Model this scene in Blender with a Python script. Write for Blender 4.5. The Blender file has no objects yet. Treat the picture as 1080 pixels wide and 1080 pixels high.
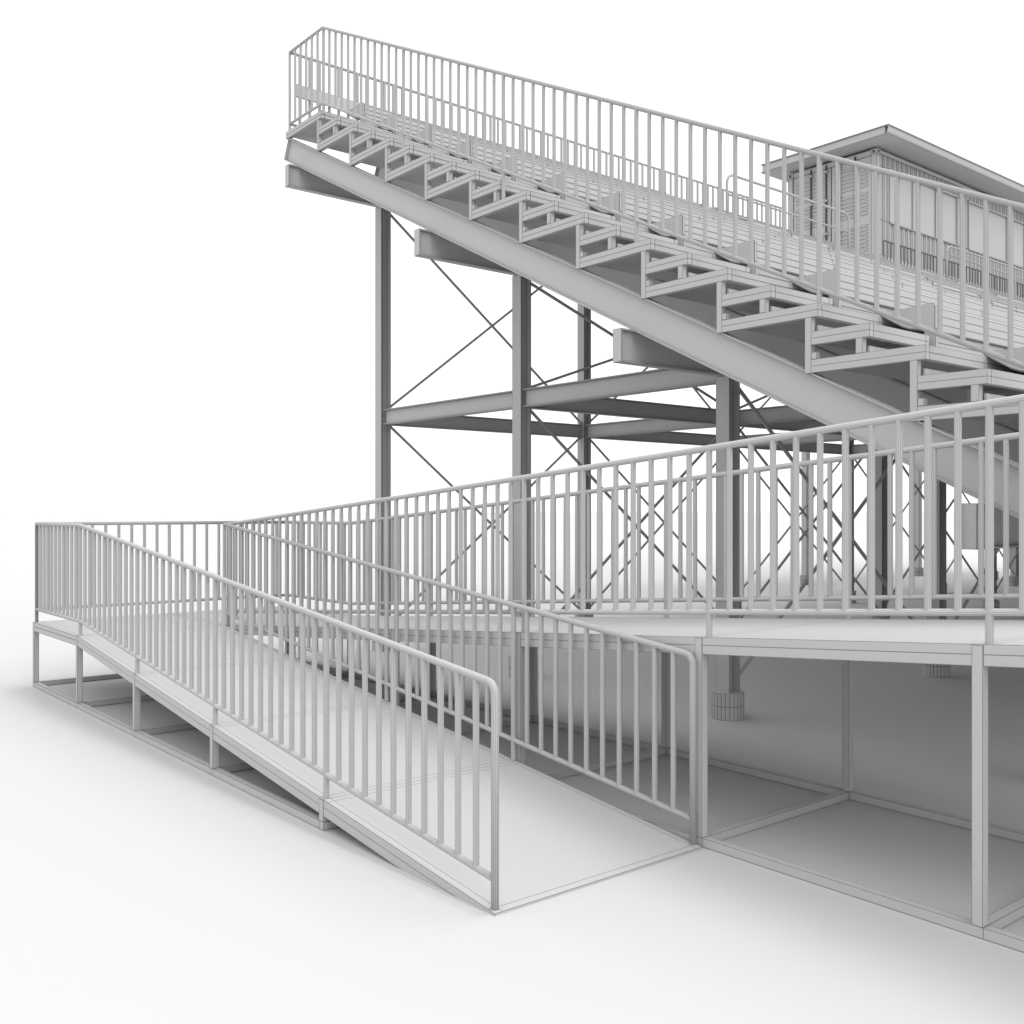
import bpy, math, random
from mathutils import Vector
C = bpy.context.scene.collection
sc = bpy.context.scene

# ------------------------------------------------------------------ camera
cam = bpy.data.cameras.new("camera"); camo = bpy.data.objects.new("camera", cam); C.objects.link(camo)
cam.sensor_width = 36; cam.lens = 35.5; cam.clip_start = 0.05; cam.clip_end = 6000
camo.location = (0, 0, 1.84); camo.rotation_euler = (math.radians(90), 0, math.radians(-39.4))
sc.camera = camo
# ------------------------------------------------------------------ light: plain white studio dome, a touch brighter overhead
w = bpy.data.worlds.new("World"); sc.world = w; w.use_nodes = True
nt = w.node_tree; bg = nt.nodes["Background"]
tc = nt.nodes.new("ShaderNodeTexCoord"); sx = nt.nodes.new("ShaderNodeSeparateXYZ")
def mrange(f0, f1, t0, t1, src, kind='SMOOTHSTEP'):
    n = nt.nodes.new("ShaderNodeMapRange"); n.interpolation_type = kind
    n.inputs['From Min'].default_value = f0; n.inputs['From Max'].default_value = f1
    n.inputs['To Min'].default_value = t0; n.inputs['To Max'].default_value = t1
    nt.links.new(src, n.inputs['Value']); return n.outputs[0]
nt.links.new(tc.outputs['Generated'], sx.inputs[0])
dt = nt.nodes.new("ShaderNodeVectorMath"); dt.operation = 'DOT_PRODUCT'; dt.inputs[1].default_value = (0.707, 0.707, 0)
nt.links.new(tc.outputs['Generated'], dt.inputs[0])
front = mrange(0.2, 1.0, 1.22, 1.50, sx.outputs['Z'])        # bright white backdrop half of the studio
back = mrange(0.0, 0.8, 1.00, 1.50, sx.outputs['Z'])         # dimmer half of the studio
mixf = mrange(-0.45, 0.25, 0.0, 1.0, dt.outputs['Value'])
mw = nt.nodes.new("ShaderNodeMix"); mw.data_type = 'FLOAT'
nt.links.new(mixf, mw.inputs[0]); nt.links.new(back, mw.inputs[2]); nt.links.new(front, mw.inputs[3])
nt.links.new(mw.outputs[0], bg.inputs['Strength']); bg.inputs['Color'].default_value = (1, 1, 1, 1)
def soft_light(name, energy, ang, travel):
    l = bpy.data.lights.new(name, 'SUN'); o = bpy.data.objects.new(name, l); C.objects.link(o)
    l.energy = energy; l.angle = math.radians(ang)
    o.rotation_euler = Vector(travel).to_track_quat('-Z', 'Y').to_euler()
soft_light("soft_key_light", 1.15, 55, (0.10, 0.74, -0.62))
soft_light("soft_fill_light", 1.35, 24, (-0.36, 0.12, -0.92))
sc.view_settings.view_transform = 'Standard'; sc.view_settings.look = 'None'
sc.cycles.max_bounces = 12; sc.cycles.diffuse_bounces = 8
sc.view_settings.exposure = 0.03; sc.view_settings.gamma = 1

# ------------------------------------------------------------------ materials
def clay(name, base, line, rough=0.75):
    m = bpy.data.materials.new(name); m.use_nodes = True; t = m.node_tree
    b = t.nodes["Principled BSDF"]; b.inputs['Roughness'].default_value = rough
    b.inputs['Specular IOR Level'].default_value = 0.15
    mins = []
    for u in ("edge_a", "edge_b"):
        n = t.nodes.new("ShaderNodeUVMap"); n.uv_map = u
        s = t.nodes.new("ShaderNodeSeparateXYZ"); t.links.new(n.outputs[0], s.inputs[0])
        k = t.nodes.new("ShaderNodeMath"); k.operation = 'MINIMUM'
        t.links.new(s.outputs['X'], k.inputs[0]); t.links.new(s.outputs['Y'], k.inputs[1]); mins.append(k)
    k = t.nodes.new("ShaderNodeMath"); k.operation = 'MINIMUM'
    t.links.new(mins[0].outputs[0], k.inputs[0]); t.links.new(mins[1].outputs[0], k.inputs[1])
    l = t.nodes.new("ShaderNodeMath"); l.operation = 'LESS_THAN'; l.inputs[1].default_value = 0.002
    t.links.new(k.outputs[0], l.inputs[0])
    mx = t.nodes.new("ShaderNodeMix"); mx.data_type = 'RGBA'
    mx.inputs[6].default_value = (base, base, base, 1); mx.inputs[7].default_value = (line, line, line, 1)
    t.links.new(l.outputs[0], mx.inputs[0]); t.links.new(mx.outputs[2], b.inputs['Base Color'])
    return m
CL = clay('light_grey_finish', 0.435, 0.20)
TB = clay('light_grey_tube', 0.425, 0.28)
FT = clay('dark_grey_tube', 0.24, 0.12)  # darker base colour stands in for mesh lines crowding together on distant tubes
DK = clay('dark_slot', 0.10, 0.05)
g = bpy.data.materials.new('pale_ground'); g.use_nodes = True
gb = g.node_tree.nodes["Principled BSDF"]; gb.inputs['Roughness'].default_value = 0.9; gb.inputs['Specular IOR Level'].default_value = 0.0
gn = g.node_tree.nodes.new("ShaderNodeTexNoise"); gn.inputs['Scale'].default_value = 3
gr = g.node_tree.nodes.new("ShaderNodeMapRange"); gr.inputs['To Min'].default_value = 0.486; gr.inputs['To Max'].default_value = 0.492
g.node_tree.links.new(gn.outputs[0], gr.inputs['Value'])
g.node_tree.links.new(gr.outputs[0], gb.inputs['Base Color'])

# ------------------------------------------------------------------ mesh builder
class MB:
    """collects faces; every quad knows the distance to its own edges (two uv maps) so its outline can be inked"""
    def __init__(s, D=8.0): s.v = []; s.f = []; s.a = []; s.b = []; s.sm = []; s.k = 5.3 / D * 1.0
    def quad(s, p, smooth=False, ends=True, k=None, sides=True):
        k = k or s.k
        i = len(s.v); s.v += [tuple(q) for q in p]; s.f.append((i, i+1, i+2, i+3)); s.sm.append(smooth)
        P = [Vector(q) for q in p]
        W = max((P[1]-P[0]).length, (P[2]-P[3]).length) * k; H = max((P[3]-P[0]).length, (P[2]-P[1]).length) * k
        if not ends: oh = 50
        else: oh = 0
        ow = 0 if sides else 50
        s.a += [(0+ow, 0+oh), (W+ow, 0+oh), (W+ow, H+oh), (0+ow, H+oh)]
        s.b += [(W+ow, H+oh), (0+ow, H+oh), (0+ow, 0+oh), (W+ow, 0+oh)]
    def ngon(s, p):
        i = len(s.v); s.v += [tuple(q) for q in p]; s.f.append(tuple(range(i, i+len(p)))); s.sm.append(False)
        s.a += [(9, 9)]*len(p); s.b += [(9, 9)]*len(p)
    def hexa(s, b, t, **kw):
        """b: 4 bottom corners counter-clockwise from above, t: 4 top corners"""
        s.quad([b[3], b[2], b[1], b[0]], **kw); s.quad(t, **kw)
        for i in range(4):
            j = (i+1) % 4; s.quad([b[i], b[j], t[j], t[i]], **kw)
    def box(s, x0, x1, y0, y1, z0, z1, **kw):
        s.hexa([(x0,y0,z0),(x1,y0,z0),(x1,y1,z0),(x0,y1,z0)], [(x0,y0,z1),(x1,y0,z1),(x1,y1,z1),(x0,y1,z1)], **kw)
    def slope(s, x0, x1, y0, z0, y1, z1, h):
        """box whose top edge runs (y0,z0)->(y1,z1) with vertical depth h, y0<y1"""
        s.hexa([(x0,y0,z0-h),(x1,y0,z0-h),(x1,y1,z1-h),(x0,y1,z1-h)], [(x0,y0,z0),(x1,y0,z0),(x1,y1,z1),(x0,y1,z1)])
    def bar(s, p0, p1, wd, ht):
        p0 = Vector(p0); p1 = Vector(p1); d = (p1-p0).normalized()
        up = Vector((0,0,1)) if abs(d.z) < 0.95 else Vector((0,1,0))
        r = d.cross(up).normalized()*wd/2; u = r.cross(d).normalized()*ht/2
        s.hexa([p0-r-u, p0+r-u, p1+r-u, p1-r-u], [p0-r+u, p0+r+u, p1+r+u, p1-r+u])
    def tube(s, pts, r, n=10, cap=True):
        pts = [Vector(p) for p in pts]; rings = []
        for i, p in enumerate(pts):
            if i == 0: d = pts[1]-p
            elif i == len(pts)-1: d = p-pts[i-1]
            else: d = (p-pts[i-1]).normalized()+(pts[i+1]-p).normalized()
            d.normalize()
            up = Vector((0,0,1)) if abs(d.z) < 0.9 else Vector((1,0,0))
            a = d.cross(up).normalized()
            if i and a.dot(pa) < 0 : a = -a
            if i:
                a = (pa - d*pa.dot(d)).normalized()
            b = d.cross(a).normalized(); pa = a
            rings.append([p + (a*math.cos(2*math.pi*q/n) + b*math.sin(2*math.pi*q/n))*r for q in range(n)])
        for i in range(len(pts)-1):
            long = (pts[i+1]-pts[i]).length > 0.1
            for q in range(n):
                z = (q+1) % n
                s.quad([rings[i][q], rings[i][z], rings[i+1][z], rings[i+1][q]], smooth=True, ends=not long, k=s.k*2.2)
        if cap: s.ngon(rings[0][::-1]); s.ngon(rings[-1])
    def cyl(s, x, y, z0, z1, r, n=24, mid=True):
        zs = [z0, (z0+z1)/2, z1] if mid else [z0, z1]
        c = [(x+r*math.cos(2*math.pi*q/n), y+r*math.sin(2*math.pi*q/n)) for q in range(n)]
        for a, b in zip(zs, zs[1:]):
            for q in range(n):
                e = (q+1) % n; s.quad([(*c[q], a), (*c[e], a), (*c[e], b), (*c[q], b)])
        s.ngon([(*p, z1) for p in c])
    def prism(s, prof, x0, x1, caps=True):
        """closed (y,z) profile extruded along x"""
        n = len(prof)
        for i in range(n):
            a = prof[i]; b = prof[(i+1) % n]
            s.quad([(x0,*a),(x1,*a),(x1,*b),(x0,*b)])
        if caps:
            cy = sum(p[0] for p in prof)/n; cz = sum(p[1] for p in prof)/n
            inn = [(cy+(p[0]-cy)*0.9, cz+(p[1]-cz)*0.9) for p in prof]
            for xx in (x0, x1):
                s.ngon([(xx,*p) for p in inn])
                for i in range(n):
                    j = (i+1) % n; q = len(s.v); H = 0.012*s.k
                    s.v += [(xx,*prof[i]), (xx,*prof[j]), (xx,*inn[j]), (xx,*inn[i])]; s.f.append((q,q+1,q+2,q+3)); s.sm.append(False)
                    s.a += [(9,0),(9,0),(9,H),(9,H)]; s.b += [(9,9)]*4
    def ibeam(s, axis, a0, a1, c, z0, z1, wd, tf=0.014, tw=0.012, plate=False):
        """horizontal I section; axis 'x' or 'y'; c the centre on the other axis"""
        def bx(p0, p1, q0, q1, r0, r1):
            if axis == 'x': s.box(p0, p1, q0, q1, r0, r1)
            else: s.box(q0, q1, p0, p1, r0, r1)
        bx(a0, a1, c-wd/2, c+wd/2, z0, z0+tf); bx(a0, a1, c-wd/2, c+wd/2, z1-tf, z1)
        bx(a0, a1, c-tw/2, c+tw/2, z0+tf, z1-tf)
        if plate: bx(a0-0.012, a0-0.0005, c-wd/2, c+wd/2, z0, z1)
    def mesh(s, name, mat):
        me = bpy.data.meshes.new(name); me.from_pydata(s.v, [], s.f)
        la = me.uv_layers.new(name="edge_a"); lb = me.uv_layers.new(name="edge_b")
        la.data.foreach_set("uv", [c for p in s.a for c in p]); lb.data.foreach_set("uv", [c for p in s.b for c in p])
        me.polygons.foreach_set("use_smooth", s.sm)
        me.materials.append(mat); me.update()
        import bmesh
        bm = bmesh.new(); bm.from_mesh(me)
        bmesh.ops.remove_doubles(bm, verts=bm.verts, dist=1e-5)
        bmesh.ops.recalc_face_normals(bm, faces=bm.faces)
        bm.to_mesh(me); bm.free()
        return me
    def build(s, name, parent=None, mat=None):
        return link(name, s.mesh(name, mat or CL), parent)
def link(name, me, parent=None, loc=(0,0,0)):
    o = bpy.data.objects.new(name, me); C.objects.link(o); o.parent = parent; o.location = loc; return o
def thing(name, label, cat, group=None, loc=(0,0,0)):
    o = bpy.data.objects.new(name, None); C.objects.link(o); o.location = loc; o.empty_display_size = 0.2
    o["label"] = label; o["category"] = cat
    if group: o["group"] = group
    return o

# ------------------------------------------------------------------ ground
me = bpy.data.meshes.new('ground'); R = 2500
me.from_pydata([(-R,-R,0),(R,-R,0),(R,R,0),(-R,R,0)], [], [(0,1,2,3)]); me.materials.append(g)
go = link('ground', me); go['kind'] = 'structure'

# ------------------------------------------------------------------ ramps
X0, X1, X2 = 2.856, 4.300, 5.810
XB = 4.324                                   # near side of the upper ramp
ZL = 0.68; YL0, YL1 = 9.88, 11.44
N1 = [9.88, 8.33, 6.76, 5.19, 3.60]; S1 = (ZL-0.012)/(9.88-3.60)
z1f = lambda y: ZL if y >= 9.88 else 0.012 + (y-3.60)*S1
S2 = 0.0757
z2f = lambda y: ZL if y >= 9.88 else ZL + (9.88-y)*S2
N2 = [9.88, 8.27, 6.72, 5.17, 3.62, 2.07, 0.52, -1.03]
T = 0.05
def deck_module(t, xa, xb, ya, yb, zf, D, hpanel=0.045):
    """one deck panel on its two side beams, ya<yb"""
    za, zb = zf(ya), zf(yb); e = 0.045
    m = MB(D)
    # sheet, divided as border strips and field
    def q(x0_, x1_, y0_, y1_):
        z = lambda y: za + (zb-za)*(y-ya)/(yb-ya)
        m.quad([(x0_,y0_,z(y0_)),(x1_,y0_,z(y0_)),(x1_,y1_,z(y1_)),(x0_,y1_,z(y1_))])
    xs = [xa, xa+e, xb-e, xb]; ys = [ya, ya+e, yb-e, yb]
    for i in range(3):
        for j in range(3): q(xs[i], xs[i+1], ys[j], ys[j+1])
    z_ = lambda p, d: (p[0], p[1], p[2]-d)
    c = [(xa,ya,za),(xb,ya,za),(xb,yb,zb),(xa,yb,zb)]
    for i in range(4):
        a, b = c[i], c[(i+1) % 4]; m.quad([z_(a,hpanel), z_(b,hpanel), b, a])
    m.quad([z_(p,hpanel) for p in c[::-1]])
    m.build('deck_panel', t)
    h = 0.05
    m = MB(D); m.slope(xa, xa+T, ya, za-hpanel, yb, zb-hpanel, h); m.build('side_beam', t)
    m = MB(D); m.slope(xb-T, xb, ya, za-hpanel, yb, zb-hpanel, h); m.build('side_beam', t)
    m = MB(D); m.slope(xa+T, xb-T, yb-T, zb-hpanel-0.001-T*(zb-za)/(yb-ya), yb, zb-hpanel-0.001, h); m.build('cross_beam', t)

def leg(t, x, y, ztop, D):
    if ztop-0.095 < T+0.01: return
    o = -0.002 if x < 4.0 or x == XB else 0.002
    m = MB(D); m.box(x+o, x+T+o, y+0.001, y+T, T+0.001, ztop); m.build('leg', t)
def base_rail(t, x0, x1, y0, y1, D):
    m = MB(D); m.box(x0, x1, y0, y1, 0.002, T); m.build('base_rail', t)

lr = thing('access_ramp', 'lower ramp whose foot meets the ground in front, rising away to the landing', 'ramp')
for ya, yb in zip(N1[1:], N1): deck_module(lr, X0, X1, ya, yb, z1f, 6.5)
for y in N1[1:4]:
    for x in (X0, X1-T): leg(lr, x, y, z1f(y)-0.003, 8)
for x in (X0, X1-T):
    for ya, yb in zip(N1[1:4], N1[:3]): base_rail(lr, x, x+T, ya+(T if yb else 0), yb, 9)
for y in N1[1:4]: base_rail(lr, X0, X1, y, y+T, 9)

lp = thing('landing_platform', 'level landing platform at the far left joining the two ramps', 'platform')
zf = lambda y: ZL
deck_module(lp, X0, X1, YL0, YL1, zf, 12); deck_module(lp, X1+0.003, X2, YL0, YL1, zf, 12)
for x in (X0, X1-T, X2-T):
    for y in (YL0, YL1-T): leg(lp, x, y, ZL-0.003, 12)
    base_rail(lp, x, x+T, YL0+T, YL1-T, 12)
for y in (YL0, YL1-T): base_rail(lp, X0, X2, y, y+T, 12)

ur = thing('access_ramp', 'upper ramp on tall open framing, rising from the landing past the right edge', 'ramp')
for ya, yb in zip(N2[1:], N2): deck_module(ur, XB, X2, ya, yb-0.0, z2f, 6.5)
for y in N2[1:]:
    for x in (XB, X2-T): leg(ur, x, y, z2f(y+T)-0.003, 6)
    base_rail(ur, XB+T, X2-T, y, y+T, 6)
for ya, yb in zip(N2[1:], N2):
    for x in (XB, X2-T): base_rail(ur, x, x+T, ya+(0 if ya == N2[-1] else 0), yb, 6)

# ------------------------------------------------------------------ railings
SP = 0.1415
def bal_mesh(L, D, r=0.0162, mat=None):
    m = MB(D); m.tube([(0,0,0),(0,0,L)], r, 10, False); return m.mesh('baluster', mat or TB)
def bend(p, d0, d1, r, n=6):
    """points rounding the corner p between incoming dir d0 and outgoing dir d1"""
    d0 = Vector(d0).normalized(); d1 = Vector(d1).normalized(); p = Vector(p)
    a = p-d0*r; b = p+d1*r
    out = []
    for i in range(n+1):
        t = i/n; out.append((1-t)**2*a + 2*t*(1-t)*p + t*t*b)
    return out
def rail_run(t, pts, posts, D, height=0.90, lo=0.135, end_bend=None, mat=None, skip=(), br=0.0162):
    """railing along a polyline of (x,y,z-of-floor); posts: list of arclengths in plan"""
    P = [Vector(p) for p in pts]
    L = [0]
    for a, b in zip(P, P[1:]): L.append(L[-1]+math.hypot(b.x-a.x, b.y-a.y))
    def at(s):
        for i in range(len(P)-1):
            if s <= L[i+1]+1e-6:
                return P[i].lerp(P[i+1], (s-L[i])/(L[i+1]-L[i]))
        return P[-1]
    zt = lo+height
    up = Vector((0,0,1))
    top = [p+up*zt for p in P]
    if end_bend:
        d0 = (top[1]-top[0])
        top = [P[0]+up*0.0] + bend(top[0], (0,0,1), d0, 0.058, 7) + top[1:]
    m = MB(D); m.tube(top, 0.0188, 12); m.build('top_rail', t, mat or TB)
    m = MB(D); m.tube([p+up*lo for p in P], 0.017, 10); m.build('bottom_rail', t, mat or TB)
    bme = bal_mesh(height, D, br, mat or TB)
    stops = sorted(set([0.0]+list(posts)+list(skip)+[L[-1]]))
    for qa, qb in zip(stops, stops[1:]):
        n = max(1, round((qb-qa)/SP))
        for i in range(0, n):
            if i == 0 and (qa in posts or qa in skip or (qa == 0 and end_bend)): continue
            link('baluster', bme, t, at(qa+(qb-qa)*i/n)+up*lo)
    for q in posts:
        p = at(q); m = MB(D); m.tube([p+up*0.0, p+up*zt], 0.0175, 12, False); m.build('post', t, mat or TB)
gr_ = 'tubular railings along the ramps'
xr = X0+0.03
r1 = thing('ramp_railing', 'sloping tube railing on the outer left side of the lower ramp, nearest the viewer', 'railing', gr_)
rail_run(r1, [(xr,3.637,z1f(3.637)), (xr,9.90,ZL), (xr,YL1-0.03,ZL)], [5.19-3.637+0.02, 6.76-3.637+0.03, 8.33-3.637+0.03, 6.263, 7.773], 7, end_bend=True)
r2 = thing('ramp_railing', 'level tube railing across the back of the far landing', 'railing', gr_)
rail_run(r2, [(xr,YL1-0.03,ZL), (X2-0.03,YL1-0.03,ZL)], [0.0, 1.415, 2.93], 12)
r3 = thing('ramp_railing', 'sloping tube railing between the two ramps that ends in a bend beside the tall frame', 'railing', gr_)
rail_run(r3, [(X1-0.012,3.655,z1f(3.655)), (X1-0.012,9.86,ZL)], [1.55, 3.12, 4.69, 6.205], 8, end_bend=True)
r4 = thing('ramp_railing', 'tube railing on the near edge of the upper ramp, rising to the right', 'railing', gr_)
pp = [9.93-v for v in (0, 1.415, 3.02, 4.60, 6.33, 7.87, 9.42)]
rail_run(r4, [(XB+0.036,9.93,ZL), (XB+0.036,9.88,ZL), (XB+0.036,-1.0,z2f(-1.0))], [0, 1.60, 3.18, 4.75, 6.33, 7.87, 9.42, 10.9], 6.5)
r5 = thing('ramp_railing', 'tube railing on the far edge of the upper ramp beside the grandstand columns', 'railing', gr_)
rail_run(r5, [(X2-0.03,YL1-0.03,ZL), (X2-0.03,9.88,ZL), (X2-0.03,-1.0,z2f(-1.0))], [0.0, 1.53, 3.10, 4.66, 6.22, 7.78, 9.34, 10.9], 8)

# ------------------------------------------------------------------ grandstand
gs = thing('grandstand', 'large stepped steel grandstand on braced columns behind the ramps', 'grandstand')
RY = [2.87, 5.75, 8.62, 11.50]; COLX = [7.22+3.69*i for i in range(7)]; XE = 31.5
RUN, RISE = 0.767, 0.381
SL = RISE/RUN
YK = lambda k: 3.21+RUN*k
ZK = lambda k: 2.88+RISE*k
KT = 10
gtop = lambda y: 3.318+(y-5.75)*0.4955
XS = 6.0
def column(x, y, ztop, D):
    m = MB(D); a = 0.075
    m.box(x-a, x-a+0.012, y-a, y+a, 0.2, ztop); m.box(x+a-0.012, x+a, y-a, y+a, 0.2, ztop)
    m.box(x-a+0.012, x+a-0.012, y-0.006, y+0.006, 0.2, ztop)
    c = m.build('column', gs)
    m = MB(D); m.cyl(x, y, 0.0, 0.24, 0.145); m.build('footing', c)
for y in RY:
    for x in COLX: column(x, y, gtop(y)-0.2705, math.hypot(x, y))
    m = MB(10); m.ibeam('x', 5.83, XE, y, gtop(y)-0.270, gtop(y), 0.095, plate=True); m.build('girder', gs)
# tie beams at mid height
for x in COLX:
    for ya, yb in zip(RY[1:], RY[2:]):
        m = MB(12); m.ibeam('y', ya+0.08, yb-0.08, x, 3.0, 3.2, 0.10); m.build('tie_beam', gs)
for y in RY[2:]:
    for xa, xb in zip(COLX, COLX[1:]):
        m = MB(14); m.ibeam('x', xa+0.078, xb-0.078, y, 3.0, 3.2, 0.10); m.build('tie_beam', gs)
# cross braces in every bay between columns
for y in RY:
    tiers = [(0.3, gtop(y)-0.33)] if y < 6 else [(0.3, 3.0), (3.22, gtop(y)-0.33)]
    for xa, xb in zip(COLX, COLX[1:]):
        for za, zb in tiers:
            for s, (p, q) in enumerate(((za, zb), (zb, za))):
                m = MB(12); yy = y+0.015-0.034*s
                m.bar((xa+0.08, yy, p), (xb-0.08, yy, q), 0.024, 0.028); m.build('brace', gs)
# raker beams
for i, x in enumerate([XS+0.012, 7.34, 9.07, 10.91, 12.76, 14.60, 16.45, 18.29, 20.14, 21.98, 23.83, 25.67, 27.5, 29.4, 31.2]):
    y0, y1 = 0.2, 11.745; zt = lambda y: 2.431+(y-3.305)*0.4945
    sn, cs = math.sin(math.atan(0.4945)), math.cos(math.atan(0.4945)); h = 0.277
    def P(y, d): return (y+d*sn, zt(y)-d*cs)       # offset d below the top line
    m = MB(8 if i == 0 else 10)
    for xa, xb, d0, d1 in ((x-0.045, x+0.045, 0, 0.014), (x-0.006, x+0.006, 0.014, h-0.014), (x-0.045, x+0.045, h-0.014, h)):
        a, b, c, d = P(y0, d1), P(y1, d1), P(y1, d0), P(y0, d0)
        m.hexa([(xa,*a),(xb,*a),(xb,*b),(xa,*b)], [(xa,*d),(xb,*d),(xb,*c),(xa,*c)])
    # end plate
    a, b = P(y1, 0), P(y1, h); t_ = 0.012
    m.hexa([(x-0.045,*b),(x+0.045,*b),(x+0.045,b[0]+t_,b[1]+t_*0.5),(x-0.045,b[0]+t_,b[1]+t_*0.5)],
           [(x-0.045,*a),(x+0.045,*a),(x+0.045,a[0]+t_,a[1]+t_*0.5),(x-0.045,a[0]+t_,a[1]+t_*0.5)])
    m.build('raker_beam', gs)
AISLE = [(XS, 6.72), (12.6, 13.7), (19.3, 20.4), (26.0, 27.1)]
for k in range(-3, KT+1):
    y, z = YK(k), ZK(k); D = 5.5+0.75*(k+1)
    # stepped end frame and the same frame again inside
    for xa in (XS-0.045, 6.672):
        m = MB(D); xb = xa+0.048
        ye = y+RUN+0.055 if k < KT else 11.80
        if xa < XS:
            m.box(xa, xb, y, ye, z-0.045, z); m.box(xa, xb, y, ye, z-0.09, z-0.045)
            m.box(xa, xb, y+0.055, y+0.105, z-RISE-0.09, z-0.09)
        else: m.box(xa, xb, y+0.055, y+0.105, z-RISE+0.001, z-0.092)
        if k > -3:
            ym = y-RUN/2; zm = z-RISE/2
            m.box(xa, xb, ym, y+0.055, zm-0.045, zm); m.box(xa, xb, ym, y+0.055, zm-0.09, zm-0.045)
            m.box(xa, xb, ym+0.05, ym+0.10, z-RISE+0.001, zm-0.09)
            m.box(xa, xb, y+0.012, y+0.053, z-RISE+0.002, z-RISE+0.049)
        m.build('step_frame', gs)
    # full-width foot plank
    m = MB(D*1.15); segs = [XS+0.005, 6.72] + [6.72+1.23*i for i in range(1, 21)]
    for a, b in zip(segs, segs[1:]):
        yb = y+0.805 if k < KT else 11.80
        m.box(a, b, y, yb, z-0.045, z)
        m.box(a, b, y, y+0.05, z-0.09, z-0.0455)
    m.build('foot_plank', gs)
    # riser board behind the foot plank (not in the end stair)
    if k < KT:
        m = MB(D*1.15)
        for (a0, a1), (b0, b1) in zip(AISLE, AISLE[1:]+[(XE, XE)]):
            a = a1; n = max(1, round((b0-a1)/0.95))
            for i in range(n):
                p, q = a1+(b0-a1)*i/n, a1+(b0-a1)*(i+1)/n
                m.box(p, q, y+0.777, y+0.792, z+0.012, z+0.15); m.box(p, q, y+0.777, y+0.792, z+0.152, z+RISE-0.095)
        m.build('riser_board', gs)
        # low toe boards at the back of the treads of the end stair
        for dy, dz in ((RUN, RISE/2), (RUN/2, 0)):
            m = MB(D); m.box(XS+0.004, 6.669, y+dy+0.03, y+dy+0.043, z+dz+0.001, z+dz+0.05); m.build('toe_board', gs)
        # half steps in the aisles
        for j, (a, b) in enumerate(AISLE[:3]):
            m = MB(D*(1, 1.3, 1.8)[j]); zz = z+RISE/2; yy = y+RUN/2; b = b if j else 6.67
            m.box(a+0.006, b, yy, y+RUN, zz-0.045, zz); m.box(a+0.006, b, yy, yy+0.05, zz-0.09, zz-0.0455)
            if j: m.box(a+0.006, b, yy+0.05, yy+0.06, z, zz-0.09); 
            m.build('half_step', gs)

# ------------------------------------------------------------------ benches
ORD = ['topmost', 'second from the top', 'third from the top', 'fourth from the top', 'fifth from the top', 'sixth from the top',
       'seventh from the top', 'eighth from the top', 'ninth from the top', 'tenth from the top', 'eleventh from the top', 'twelfth from the top', 'thirteenth from the top']
PROF = [(0.0,-0.19), (0.0,-0.028), (0.008,-0.008), (0.028,0.0), (0.12,-0.006), (0.27,-0.012), (0.40,-0.004), (0.44,-0.012), (0.42,-0.03), (0.25,-0.135), (0.19,-0.16), (0.03,-0.19)]
def bench(x0, x1, k, sec, D):
    L = x1-x0; D *= 1.5
    t = thing('bench', f'long grey bench, {ORD[KT-k]} row, {sec}', 'bench', 'rows of bench seating on the grandstand', (x0, YK(k)+0.358, ZK(k)+0.424))
    n = max(1, round(L/1.15)); m = MB(D)
    for i in range(n):
        a, b = L*i/n+0.03*(i == 0), L*(i+1)/n-0.004
        P2 = [(p[0]+0.008, p[1]-0.006) for p in PROF]; P2[1:1] = [(0.008, -0.145), (0.008, -0.09)]
        m.prism(P2, a, b)
    m.build('seat', t)
    for xx in (0.0, L):
        m = MB(D); m.prism(PROF, xx, xx+0.028); m.build('end_cap', t)
    m = MB(D)
    nk = max(1, round(L/0.8)); hs = [-0.422, -0.345, -0.268, -0.1995]
    for i in range(nk):
        a, b = L*i/nk+0.05*(i == 0), L*(i+1)/nk
        for j in range(3): m.box(a, b, 0.035, 0.05, hs[j], hs[j+1]-0.0006)
    m.build('kick_board', t)
    for i in range(n+1):
        xx = min(max(L*i/n, 0.012), L-0.06); m = MB(D)
        m.hexa([(xx,0.012,-0.4235),(xx+0.035,0.012,-0.4235),(xx+0.035,0.075,-0.4235),(xx,0.075,-0.4235)],
               [(xx,-0.004,-0.18),(xx+0.035,-0.004,-0.18),(xx+0.035,0.09,-0.18),(xx,0.09,-0.18)])
        m.build('bracket', t)
for k in range(-2, KT+1): bench(6.75, 12.5, k, 'in the block beside the open stair', 7+0.9*max(k, 0))
for k in range(2, KT+1): bench(13.8, 19.2, k, 'in the middle block between the aisles', 17)
for k in range(6, KT+1): bench(20.5, 25.9, k, 'in the right block below the cabin', 22)

# ------------------------------------------------------------------ guard railings of the stand
gg = 'guard railings round the grandstand'
e1 = thing('guard_railing', 'baluster guard railing running down the open stepped end of the grandstand', 'railing', gg)
YT = 10.90
gz = lambda y: 2.570+(y-2.641)*0.4965
run = [(XS-0.01, 11.76, gz(YT)), (XS-0.01, YT, gz(YT)), (XS-0.01, 0.93, gz(0.93))]
PO = (11.76, 10.885, 9.13, 7.42, 5.70, 3.99, 2.28)
rail_run(e1, run, [], 10, height=0.915, lo=0.12, skip=[11.76-v for v in PO])
for y in PO:
    zz = min(ZK(math.floor((y-3.21)/RUN+1e-6)), ZK(KT))
    if (y-3.21) % RUN > RUN/2 and y < 10.8: zz += RISE/2
    m = MB(9); m.tube([(XS-0.01, y, zz-0.04), (XS-0.01, y, gz(min(y, YT))+1.03)], 0.0185, 12, False); m.build('post', e1, TB)
zb = gz(YT)
e2 = thing('guard_railing', 'baluster guard railing along the top of the grandstand, left of the cabin', 'railing', gg)
rail_run(e2, [(XS-0.01, 11.76, zb), (16.5, 11.76, zb)], [0.0, 1.7, 3.4, 5.1, 6.8, 8.5, 10.5], 15, height=0.915, lo=0.12, br=0.020)
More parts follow.
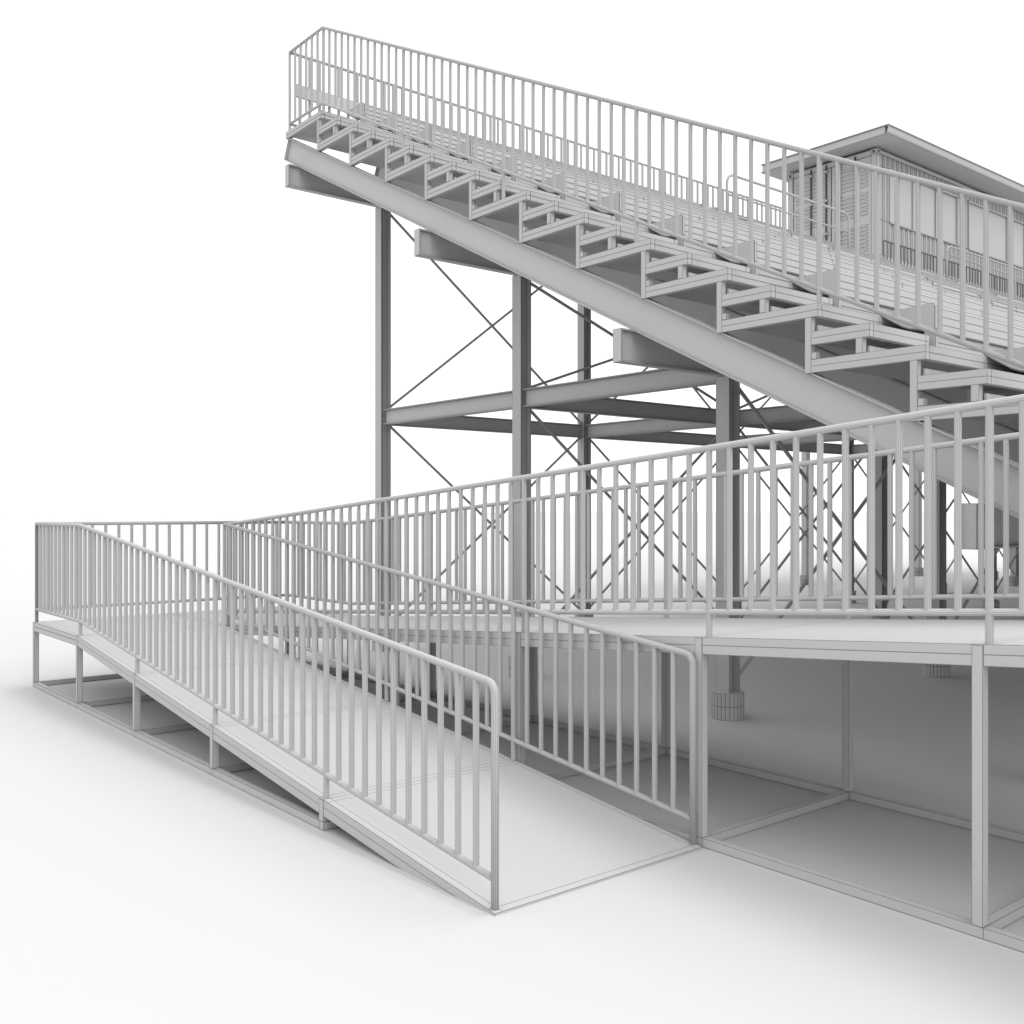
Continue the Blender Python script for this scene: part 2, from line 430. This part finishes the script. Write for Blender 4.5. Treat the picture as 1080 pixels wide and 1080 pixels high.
m = MB(14); m.box(XS+0.03, 16.4, 11.70, 11.725, 7.14, 7.30); m.build('back_board', e2)
e3 = thing('guard_railing', 'baluster guard railing along the top of the grandstand, in front of the cabin', 'railing', gg)
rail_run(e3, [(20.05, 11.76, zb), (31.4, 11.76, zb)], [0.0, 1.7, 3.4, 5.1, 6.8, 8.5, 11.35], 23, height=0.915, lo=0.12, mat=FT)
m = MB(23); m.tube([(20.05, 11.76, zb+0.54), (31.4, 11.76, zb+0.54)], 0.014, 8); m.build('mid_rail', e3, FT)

def hand_rail(x0, x1, y, z, H, label, D, two_mid=False):
    t = thing('handrail', label, 'handrail', 'bent tube handrails on the top walkway')
    pts = [(x0, y, z)] + [tuple(p) for p in bend((x0, y, z+H), (0,0,1), (1,0,0), 0.20)] + \
          [tuple(p) for p in bend((x1, y, z+H), (1,0,0), (0,0,-1), 0.20)] + [(x1, y, z)]
    m = MB(D); m.tube(pts, 0.023, 10); m.build('top_rail', t, TB)
    for f in ((0.25, 0.62) if two_mid else (0.80,)):
        m = MB(D); m.tube([(x0, y, z+H*f), (x1, y, z+H*f)], 0.018, 8); m.build('mid_rail', t, TB)
    n = max(1, round((x1-x0)/1.5))
    for i in range(1, n):
        xx = x0+(x1-x0)*i/n; m = MB(D); m.tube([(xx, y, z), (xx, y, z+H-0.02)], 0.018, 8, False); m.build('post', t, TB)
hand_rail(13.75, 17.45, 10.97, 6.69, 0.92, 'bent tube handrail left of the cabin end, on the top walkway', 17, True)
hand_rail(21.25, 31.0, 10.97, 6.69, 0.95, 'long bent tube handrail below the cabin windows', 23)

# ------------------------------------------------------------------ cabin (shipping container press box)
CX, CY, CZ = 21.44, 12.75, 7.70; CW, CH, CLn = 2.44, 2.60, 12.19
pb = thing('press_box', 'shipping container cabin with flat overhanging roof and long windows at the top', 'cabin', loc=(0,0,0))
D = 25
m = MB(D)
for x in (CX, CX+CLn-0.14):
    for y in (CY, CY+CW-0.14):
        m = MB(D); m.box(x, x+0.14, y, y+0.14, CZ+0.13, CZ+CH-0.13); m.build('corner_post', pb)
for x in (CX-0.006, CX+CLn-0.156):
    for y in (CY-0.006, CY+CW-0.156):
        for z in (CZ, CZ+CH-0.13):
            m = MB(D); m.box(x, x+0.162, y, y+0.162, z, z+0.13); c = m.build('corner_casting', pb)
            if x < CX+1:
                m = MB(D); m.box(x-0.004, x+0.02, y+0.05, y+0.11, z+0.035, z+0.10)
                m.box(x+0.05, x+0.11, y-0.004, y+0.02, z+0.035, z+0.10); m.build('slot', c, DK)
m = MB(D)
m.box(CX+0.16, CX+CLn-0.16, CY, CY+0.06, CZ+CH-0.10, CZ+CH-0.01); m.box(CX+0.16, CX+CLn-0.16, CY, CY+0.06, CZ+0.01, CZ+0.15)
m.box(CX, CX+0.06, CY+0.16, CY+CW-0.16, CZ+CH-0.13, CZ+CH-0.01); m.box(CX, CX+0.06, CY+0.16, CY+CW-0.16, CZ+0.01, CZ+0.15)
m.build('frame', pb)
m = MB(D); m.box(CX-0.006, CX+0.02, CY+0.30, CY+0.62, CZ+0.035, CZ+0.12); m.box(CX-0.006, CX+0.02, CY+1.8, CY+2.12, CZ+0.035, CZ+0.12); m.build('fork_pocket', pb, DK)
# end doors with horizontal ribs
zlo, zhi = CZ+0.15, CZ+CH-0.13
m = MB(D)
edges = [(0.16, 0.52), (0.60, 1.02), (1.05, 1.27), (1.37, 1.70), (1.82, 2.26)]
for y0, y1 in ((0.15, 1.21), (1.23, 2.29)):
    m2 = MB(D); m2.box(CX+0.03, CX+0.06, CY+y0, CY+y1, zlo, zhi)
    n = 22
    for i in range(n):
        za = zlo+0.12+(zhi-zlo-0.24)*i/n
        if i in (7, 8, 15): continue
        m2.box(CX+0.02, CX+0.03, CY+y0+0.10, CY+y1-0.08, za, za+0.055)
    dr = m2.build('door', pb)
    for f in (0.38, 0.78) if y0 < 1 else (0.10, 0.50):
        yy = CY+y0+1.06*f
        m3 = MB(D); m3.box(CX-0.028, CX-0.002, yy-0.014, yy+0.014, zlo-0.06, zhi+0.07); m3.build('locking_bar', dr, DK)
        for zz in (zlo+0.02, zlo+0.7, zlo+1.5, zhi-0.12):
            m3 = MB(D); m3.box(CX-0.036, CX+0.004, yy-0.04, yy+0.04, zz, zz+0.06); m3.build('bar_guide', dr)
# corrugated long front wall with window openings, and plain back wall
WZ0, WZ1 = 8.68, 9.93
WIN = [(22.0, 25.30), (25.85, 29.15), (29.70, 33.0)]
def corr(m, xa, xb, z0, z1, yf, yb_):
    x = xa; p = 0.21
    while x < xb-0.01:
        prof = [(0, yf), (0.07, yf), (0.105, yb_), (0.175, yb_), (0.21, yf)]
        for (a, ya), (b, yb2) in zip(prof, prof[1:]):
            a2, b2 = min(x+a, xb), min(x+b, xb)
            if b2-a2 > 1e-4: m.quad([(a2, ya, z0), (b2, yb2, z0), (b2, yb2, z1), (a2, ya, z1)])
        x += p
m = MB(36); yf, yb_ = CY+0.012, CY+0.048
corr(m, CX+0.14, CX+CLn-0.14, zlo, WZ0, yf, yb_); corr(m, CX+0.14, CX+CLn-0.14, WZ1, CZ+CH-0.10, yf, yb_)
px_ = CX+0.14
for a, b in WIN+[(CX+CLn-0.14, 0)]:
    corr(m, px_, a, WZ0, WZ1, yf, yb_); px_ = b
m.quad([(CX+0.14, CY+CW-0.03, zlo), (CX+CLn-0.14, CY+CW-0.03, zlo), (CX+CLn-0.14, CY+CW-0.03, zhi), (CX+0.14, CY+CW-0.03, zhi)])
m.quad([(CX+CLn-0.03, CY+0.14, zlo), (CX+CLn-0.03, CY+CW-0.14, zlo), (CX+CLn-0.03, CY+CW-0.14, zhi), (CX+CLn-0.03, CY+0.14, zhi)])
m.build('wall', pb)
m = MB(D); m.box(CX+0.07, CX+CLn-0.07, CY+0.07, CY+CW-0.07, CZ+0.05, CZ+0.14); m.build('floor_slab', pb)
for a, b in WIN:
    m = MB(D)
    m.box(a, b, CY-0.01, CY+0.06, WZ0-0.03, WZ0+0.0); m.box(a, b, CY+0.0, CY+0.06, WZ1-0.03, WZ1+0.02)
    m.box(a, a+0.04, CY+0.005, CY+0.06, WZ0, WZ1-0.03); m.box(b-0.04, b, CY+0.005, CY+0.06, WZ0, WZ1-0.03)
    for i in (1, 2):
        xx = a+(b-a)*i/3; m.box(xx-0.012, xx+0.012, CY+0.02, CY+0.06, WZ0, WZ1-0.03)
    wn = m.build('window', pb)
    m = MB(D)
    for i in range(3): m.box(a+(b-a)*i/3, a+(b-a)*(i+1)/3, CY+0.055, CY+0.065, WZ0, WZ1)
    m.build('pane', wn)
# roof: thin lipped slab
m = MB(D); rx0, rx1, ry0, ry1, rz = 20.98, 34.2, 12.2, 15.65, 10.36
m.box(rx0-0.03, rx1, ry0-0.03, ry1, rz+0.195, rz+0.215); m.box(rx0-0.03, rx1, ry0-0.03, ry1, rz, rz+0.02)
for q in range(5):   # rounded gutter front
    a0, a1 = math.pi/2*q/5, math.pi/2*(q+1)/5
    m.quad([(rx0, ry0+0.07-0.07*math.sin(a0), rz+0.02+0.175*(1-math.cos(a0))), (rx1, ry0+0.07-0.07*math.sin(a0), rz+0.02+0.175*(1-math.cos(a0))),
            (rx1, ry0+0.07-0.07*math.sin(a1), rz+0.02+0.175*(1-math.cos(a1))), (rx0, ry0+0.07-0.07*math.sin(a1), rz+0.02+0.175*(1-math.cos(a1)))], smooth=True, ends=False, sides=False)
m.box(rx0, rx1, ry0+0.075, ry1-0.03, rz+0.02, rz+0.195)
m.build('roof', pb)
# steel legs and beams carrying the cabin
m = MB(D)
for y in (CY+0.1, CY+CW-0.2): m.box(CX+0.1, CX+CLn-0.1, y, y+0.12, CZ-0.16, CZ-0.002)
m.build('support_beam', pb)
for x in (22.0, 27.5, 33.2):
    for y in (CY+0.16, CY+CW-0.14):
        m = MB(D); m.box(x-0.075, x+0.075, y-0.075, y+0.075, 0.2, CZ-0.161); c = m.build('leg', pb)
        m = MB(D); m.cyl(x, y, 0.0, 0.24, 0.145); m.build('footing', c)
